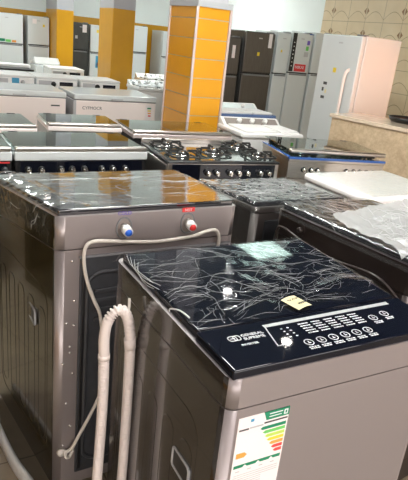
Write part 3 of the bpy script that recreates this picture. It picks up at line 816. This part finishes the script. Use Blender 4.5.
# energy label on the front
yf = -W2d / 2
ex, ez = L2(.560, .735)[0], .932
ew, eh = .128, .235
f = B('paper'); f.box(ex, ex + ew, yf - .0012, yf + .001, ez - eh, ez)
lay = lambda m, x0, x1, z0, z1, o=.0018: f.m(M[m]).box(ex + x0, ex + x1, yf - o, yf, ez - z1, ez - z0)
f.m(M['green1']).prism([(ex + .062, ez), (ex + ew, ez), (ex + ew, ez - .021), (ex + .070, ez - .021)], 1, yf - .0018, yf)
lay('ink', .076, .110, .005, .0075, .0022); lay('ink', .076, .108, .0125, .0145, .0022); lay('ink', .114, .124, .004, .017, .0021); lay('green1', .117, .121, .007, .014, .0024)
lay('skyblue', .030, .038, .008, .015)
lay('darkink', .004, .028, .0295, .0335); lay('trimgrey', .030, .064, .0285, .0325); lay('darkink', .066, .126, .0255, .0295)
for k, (mm, x0) in enumerate((('green1', .058), ('green2', .066), ('green3', .073), ('yel', .080), ('ora', .088), ('redp', .095), ('redp', .102))):
    z = ez - .037 - .0115 * k
    f.m(M[mm]).prism([(ex + x0, z - .004), (ex + x0 + .006, z), (ex + .124, z), (ex + .124, z - .008), (ex + x0 + .006, z - .008)], 1, yf - .0019, yf)
z = ez - .092
f.m(M['ora']).prism([(ex + .006, z), (ex + .026, z), (ex + .033, z - .0065), (ex + .026, z - .013), (ex + .006, z - .013)], 1, yf - .0019, yf)
lay('green1', .004, .124, .124, .132)
for k in range(3): f.m(M['paper']).prism([(ex + .026 + .034 * k, ez - .132), (ex + .032 + .034 * k, ez - .126), (ex + .038 + .034 * k, ez - .132)], 1, yf - .0022, yf)
for k in range(4): lay('trimgrey', .010 + .030 * k, .020 + .030 * k, .141, .143)
for k in range(7): lay('trimgrey', .006, .080 if k > 2 else .122, .152 + .006 * k, .1532 + .006 * k, .0016)
f.build('energy_label', W2)
# stretch film over the lid
xh, yh = W2w / 2, W2d / 2
def f2fn(u, v):
    y0 = yh + .004; y1 = -yh + .158 + .03 * (u - .35) + .010 * nz(u, 0, 7, 8)
    yv = y0 + (y1 - y0) * v
    xh = W2w / 2 + W2t * v * .74; ww = 2 * xh
    s = u * (ww + .07) - .035
    xl = s - xh
    z = 1.0530 + .0022 * abs(nz(xl, yv, 11, 1)) + .0008 * nz(xl, yv, 26, 2)
    if s < .012:
        k = (.012 - s) * min(1., max(0., (.9 - v) / .25)); z -= min(.020, k * .9); xl = -xh + .012 - k * .55 - .003 + .006 * nz(yv, 0, 30, 5)
    elif s > ww - .012:
        k = s - ww + .012; z -= min(.03, k * .9); xl = xh - .012 + k * .6
    if v < .05: z -= (.05 - v) * .35
    # bunched fold near the right front of the lid
    q = math.exp(-((u - .80) / .10) ** 2 - ((v - .80) / .07) ** 2); z += .016 * q
    return (xl, yv, z)
f = B('film'); f.grid(f2fn, 110, 100); f.m(M['crease'])
creases(f, f2fn, 34, lambda u, v: -.06 + .1 * math.sin(9 * u), .45, .00042, 11, .7, mg=.06, zone=(.05, .95, .22, .62))
creases(f, f2fn, 10, lambda u, v: -.05, .35, .00035, 13, .5, mg=.06, zone=(.05, .95, .05, .25))
creases(f, f2fn, 62, lambda u, v: -.55 + .5 * u, .20, .00042, 12, .9, mg=.06, zone=(.06, .62, .55, .96))
creases(f, f2fn, 34, lambda u, v: -.2 + .8 * (u - .6), .20, .00042, 14, 1.2, mg=.05, zone=(.5, .96, .45, .92))
f.build('plastic_wrap', W2)
# gathered film hanging at the left rear of the lid
f = B('crease')
for k in range(4):
    y0 = yh - .03 - .02 * k
    pts = bez([(-xh + .020 + .004 * k, y0, 1.053), (-xh + .010 + .006 * nz(k, 0, 3), y0 - .06, 1.049), (-xh + .012, y0 - .12, 1.052 - .004 * k), (-xh + .022 + .012 * (k % 2), y0 - .19, 1.052)], 8)
    f.tube(pts, .0008, 5)
f.tube(bez([(-xh + .012, -.03, 1.036), (-xh + .008, -.045, 1.052), (-xh + .02, -.07, 1.058), (-xh + .03, -.10, 1.054)], 6), .002, 6)
f.build('wrap_gathers', W2)
# drain hose hooked over at the left side, corrugated
hp = [(.415, 1.19, .03), (.418, 1.19, .20), (.425, 1.19, .40), (.431, 1.19, .66), (.429, 1.19, .82), (.427, 1.19, .885), (.433, 1.19, .930), (.450, 1.19, .958), (.470, 1.19, .963), (.487, 1.19, .942), (.497, 1.19, .90), (.502, 1.19, .84), (.504, 1.19, .62), (.503, 1.19, .40), (.501, 1.19, .20), (.498, 1.19, .03)]
loc = lambda p: Vector((*L2(p[0], p[1]), p[2]))
path = resample(bez([loc(p) for p in hp], 12), .0022)
rads = []
for i, p in enumerate(path):
    W = p.z
    left = i < len(path) * .48
    smooth = left and .822 < W < .945
    rads.append(.0145 if smooth else (.0150 if i % 4 < 2 else .0090))
f = B('hose'); f.tube(path, rads, 14); hs = f.build('drain_hose', W2)
f = B('hose'); f.tube([loc((.429, 1.19, .822)), loc((.4285, 1.19, .836))], .0160, 16); f.build('hose_cuff', hs)
f = B('hose'); f.tube([loc((.502, 1.19, .842)), loc((.499, 1.19, .872))], .0158, 16); f.build('hose_cuff', hs)
f = B('cord'); f.tube(bez([loc((.486, 1.20, .938)), loc((.495, 1.20, .955)), loc((.497, 1.205, .985))], 5), .004, 8); f.build('hose_tie', hs)
# handwritten note on the film
t = thing('paper_note', 'small yellow paper note with handwriting on the film-wrapped black lid', 'note', (.832, .936, 1.0575), R(14))
def nfn(u, v):
    return ((u - .5) * .052, (v - .5) * .058, .003 * math.sin(PI * u) + .001 * v)
f = B('note'); f.grid(nfn, 8, 8); pp = f.build('note_paper', t)
f = B('darkink')
def scrib(pts): f.tube(bez([(a, b, .0042) for a, b in pts], 4), .0008, 4)
scrib([(-.018, .016), (-.010, .010), (-.006, .018)]); scrib([(-.003, .010), (.001, .016), (.004, .010)]); scrib([(.009, .016), (.013, .009)]); scrib([(.016, .017), (.018, .012)])
for k in range(4): scrib([(-.006 + .007 * k, -.008), (-.003 + .007 * k, -.014), (-.001 + .007 * k, -.007)])
f.build('handwriting', pp)

# --- dark washer behind the front one on the right, its rear side towards the left
W3w, W3d = .66, .60
rz3 = -PI / 2 + R(-180) + R(7)
rz3 = PI / 2 + R(7)
# rear (+y local) looks to world -x
cW3 = Vector((1.372, 1.385)) + Vector((math.cos(R(7)), math.sin(R(7)))) * (W3d / 2)
W3, p3, zt3 = washer('dark brown washing machine right of the front one, under a loose milky plastic sheet', (cW3.x, cW3.y, 0), rz3, W3w, W3d, 1.05, 1.02, .93, .90, M['cocoa'], M['cocoa'])
x3, y3 = W3w / 2, W3d / 2
f = B('cocoa'); f.prism([(.185 + .022 * math.cos(2 * PI * i / 24), .985 + .028 * math.sin(2 * PI * i / 24)) for i in range(24)], 1, y3 - .002, y3 + .003); v = f.build('inlet_valve', W3)
f = B('cocoa'); f.tube([(.185, y3, .985), (.185, y3 + .014, .984)], [.012, .011], 16); plabel(f.build('nozzle', v), 'pinkish inlet nozzle')
f = B('cocoa'); f.tube(bez([(.31, y3 + .006, .86), (.30, y3 + .012, .95), (.26, y3 + .012, .965), (.15, y3 + .012, .945), (.0, y3 + .012, .935), (-.20, y3 + .012, .95), (-.31, y3 + .010, .90)], 6), .006, 8); f.build('power_cord', W3)
f = B('black'); f.box(-x3 + .04, x3 - .04, y3 - .002, y3 + .005, .08, .90, .004); f.build('rear_cover', W3)
def f3fn(u, v):
    xl = (u - .5) * (W3w + .02); yv = y3 + .008 - v * (W3d - .02)
    z = zt3(yv) + .003 + .006 * abs(nz(xl, yv, 14, 21)) + .002 * nz(xl, yv, 50, 22)
    if v < .05: z -= (.05 - v) * .9
    return (xl, yv, z)
film('plastic_wrap', W3, f3fn, 60, 50, 'film_plain', 60, lambda u, v: .4, .3, .0012, 23)
# loose milky sheet thrown over its near half
t = thing('plastic_sheet', 'loose milky plastic packing sheet draped over the dark brown washer', 'plastic sheet', (1.72, 1.40, 1.055))
def shfn(u, v):
    # corners in world xy: A near-left .. edges run over the top and hang a little at the near-left corner
    A, Bc, Cc, D = Vector((1.385, 1.10)), Vector((1.408, 1.47)), Vector((2.05, 1.69)), Vector((2.02, .98))
    a = A.lerp(Bc, v); b = D.lerp(Cc, v); p = a.lerp(b, u)
    p = p + Vector((nz(u, v, 5, 31), nz(u, v, 5, 32))) * .012
    # height of the washer top below this point
    q = Vector((p.x - cW3.x, p.y - cW3.y)); an = -rz3
    ly = math.sin(an) * q.x + math.cos(an) * q.y
    z = zt3(ly) + .012 + .026 * abs(nz(p.x, p.y, 10, 33)) + .007 * nz(p.x, p.y, 34, 34)
    over = max(0., ly - (y3 - .0))
    z += .015 * math.exp(-((v - 1) / .08) ** 2)
    e = max(0., .12 - u) / .12
    z -= .0 * e
    return (p.x - 1.72, p.y - 1.40, z - 1.055 - 1.2 * max(0., ly - y3 - .012))
f = B('milky'); f.grid(shfn, 60, 50); f.m(M['crease']); creases(f, shfn, 70, lambda u, v: .6 + 1.2 * v, .35, .0012, 35, .6); f.build('sheet', t)

# --- grey-brown washer between, film over its top
W4w, W4d = .54, .55
W4, p4, zt4 = washer('grey-brown washing machine between the bronze one and the white-topped one', (1.33 + .27, 1.865 + W4d / 2, 0), PI + R(-.5), W4w, W4d, 1.0, .955, .955, .90, M['greybrown'], M['greybrown'])
x4, y4 = W4w / 2, W4d / 2
f = B('darkgrey'); f.box(-x4 + .03, x4 - .06, y4 - .002, y4 + .006, .08, .92, .004); f.build('rear_cover', W4)
f = B('cord'); f.tube(bez([(x4 - .13, y4 + .01, .78), (x4 - .13, y4 + .012, .86), (x4 - .155, y4 + .02, .895), (x4 - .20, y4 + .014, .88), (x4 - .22, y4 + .01, .80)], 6), .008, 8); f.build('power_cord', W4)
def f4fn(u, v):
    xl = (u - .5) * (W4w + .03); yv = y4 + .006 - v * (W4d - .01)
    z = zt4(yv) + .003 + .009 * abs(nz(xl, yv, 13, 41)) + .004 * nz(xl, yv, 40, 42)
    if u < .03: z -= (.03 - u) * 1.2
    if u > .97: z -= (u - .97) * 1.2
    if v < .04: z -= (.04 - v) * .8
    return (xl, yv, z)
film('plastic_wrap', W4, f4fn, 70, 60, 'film_plain', 130, lambda u, v: .2, .3, .0011, 43)

# --- white-topped washer on the right
W5w, W5d = .72, .62
t = thing('washing_machine', 'white-topped washing machine in front of the stainless cooker', 'washing machine', (2.30 + W5w / 2, 2.125 + W5d / 2, 0), R(1), 'top-loading washing machines')
x5, y5 = W5w / 2, W5d / 2
f = B('white'); f.box(-x5 + .01, x5 - .01, -y5 + .01, y5 - .01, .02, .84, .02); f.build('cabinet', t)
f = B('black')
for sx in (-1, 1):
    for sy in (-1, 1): f.cyl((sx * .28, sy * .24, 0), (sx * .28, sy * .24, .03), .022)
f.build('feet', t)
f = B('brightwhite'); f.box(-x5, x5, -y5, y5, .84, .893, .022, 4); f.build('top_frame', t)
f = B('white_plastic'); f.box(-x5 + .045, x5 - .03, -y5 + .05, y5 - .04, .885, .902, .008, 3); f.build('lid', t)
f = B('film_plain'); f.grid(lambda u, v: ((u - .5) * (W5w - .05), (v - .5) * (W5d - .05), .9045 + .003 * abs(nz(u, v, 7, 51))), 30, 30); f.build('plastic_wrap', t)

# --- unseen washers left of the frame, added to darken the side reflections
for k, (X, Y) in enumerate(((-.62, 2.0), (-.66, 2.95))):
    washer(('added unseen dark washing machine for reflections, outside the frame left of the big bronze one', 'added unseen dark washing machine for reflections, outside the frame, a row farther back')[k], (X, Y, 0), PI, .62, .62, 1.05, 1.0, .95, .9, M['bronze_side'], M['bronze_side'])

# ------------------------------------------------------------------ white foam strip on the floor at the left
t = thing('foam_strip', 'white foam packing strip on the floor beside the bronze washer', 'foam packing', (.29, 1.85, 0))
pts = [(.240, 2.20), (.252, 2.08), (.262, 1.98), (.272, 1.88), (.292, 1.74), (.326, 1.60), (.330, 1.50)]
pth = bez([(a - .29, b - 1.85, 0) for a, b in pts], 6)
f = B('foam')
prev = None; rows = []
for p in pth:
    rows.append([f.bm.verts.new((p.x + dx, p.y, z)) for dx, z in ((-.010, 0), (-.010, .055), (-.005, .062), (.006, .062), (.010, .056), (.010, 0))])
fs = [f.bm.faces.new([a[k], a[(k + 1) % 6], b[(k + 1) % 6], b[k]]) for a, b in zip(rows, rows[1:]) for k in range(6)]
fs += [f.bm.faces.new(rows[0]), f.bm.faces.new(rows[-1][::-1])]
f._faces(fs, True); f.build('foam_body', t)

# ------------------------------------------------------------------ ceiling lamps
n = 0
for (X, Y, mat) in ((-2.6, -1.6, 'lamp_warm'), (1.3, -.2, 'lamp_warm'), (.9, -1.6, 'lamp_warm'), (4.4, -1.6, 'lamp_dim'), (1.0, 2.2, 'lamp'), (1.9, 3.2, 'lamp'),  # panel nearest the viewer and one over the cookers: added to brighten appliances
                    (.9, 5.85, 'lamp_dim'), (4.4, 5.85, 'lamp_soft'), (.9, 9.4, 'lamp_bright'), (4.4, 9.4, 'lamp_bright')):
    t = thing('ceiling_panel_lamp', 'square LED panel lamp hanging from the ceiling on rods', 'lamp', (X, Y, ZL - .03), 0, 'ceiling panel lamps')
    f = B('white'); f.loop((0, 0, .015), (1, 0, 0), (0, 1, 0), .62, .62, .02, .014, 6, 3); f.build('lamp_frame', t)
    f = B(mat); f.box(-.3, .3, -.3, .3, .004, .02); f.build('diffuser', t)
    for sx in (-1, 1):
        f = B('chrome'); f.cyl((sx * .31, 0, .02), (sx * .31, 0, ZC - ZL + .03), .005, seg=8); f.build('suspension_rod', t)
for (X, Y) in ((3.2, 3.64), (3.2, 4.80), (3.12, 5.49), (1.4, 3.64)):
    t = thing('ceiling_spot', 'small round pendant spot lamp hanging from the ceiling', 'lamp', (X, Y, ZL - .03), 0, 'ceiling spot lamps')
    f = B('chrome'); f.loop((0, 0, .015), (1, 0, 0), (0, 1, 0), .13, .13, .064, .012, 6, 6); f.cyl((0, 0, .025), (0, 0, ZC - ZL + .03), .005, seg=8); f.build('lamp_ring', t)
    f = B('spot'); f.cyl((0, 0, .008), (0, 0, .025), .045, .045, 20); f.build('lens', t)
# unseen warm spot added for the orange glow on the big fridge's side
t = thing('added_glow_spot', 'added warm spot lamp, unseen, for the orange glow on the big white fridge', 'lamp', (4.35, 2.6, ZL - .2))
f = B('black'); f.cyl((0, 0, .0), (0, 0, ZC - ZL + .2), .012); f.build('stem', t)
f = B('black'); f.tube([(0, -.04, .03), (0, .09, -.04)], [.05, .06], 20, cap=False); f.build('shade', t)
ld = bpy.data.lights.new('lamp_bulb', 'SPOT'); ld.energy = 80; ld.color = (1., .32, .09); ld.spot_size = R(38); ld.spot_blend = .9; ld.shadow_soft_size = .05
lo = bpy.data.objects.new('lamp_bulb', ld); COL.objects.link(lo); lo.parent = t
lo.location = (0, .10, -.05)
d = Vector((4.47, 4.45, 1.15)) - Vector((4.35, 2.7, ZL - .25)); lo.rotation_euler = d.to_track_quat('-Z', 'Y').to_euler()

# ------------------------------------------------------------------ world and camera
w = bpy.data.worlds.new('room_ambient'); sc.world = w; w.use_nodes = True
w.node_tree.nodes['Background'].inputs[0].default_value = (.9, .95, 1, 1); w.node_tree.nodes['Background'].inputs[1].default_value = .3
F_PX, roll, pitch, yaw = 545., R(6.4), R(20.3), R(30.3)
Fw = Vector((math.sin(yaw) * math.cos(pitch), math.cos(yaw) * math.cos(pitch), -math.sin(pitch)))
R0 = Vector((math.cos(yaw), -math.sin(yaw), 0)); U0 = R0.cross(Fw)
Rt = R0 * math.cos(roll) + U0 * math.sin(roll); Up = -R0 * math.sin(roll) + U0 * math.cos(roll)
cd = bpy.data.cameras.new('camera'); cam = bpy.data.objects.new('camera', cd); COL.objects.link(cam)
mw = Matrix((Rt, Up, -Fw)).transposed().to_4x4(); mw.translation = Vector((0, 0, 1.65)); cam.matrix_world = mw
cd.sensor_fit = 'AUTO'; cd.sensor_width = 36; cd.lens = F_PX / 480 * 36; cd.clip_start = .02
sc.camera = cam
vs = sc.view_settings
vs.view_transform = 'Standard'; vs.look = 'None'; vs.gamma = 1; vs.use_curve_mapping = False; vs.exposure = 1.25
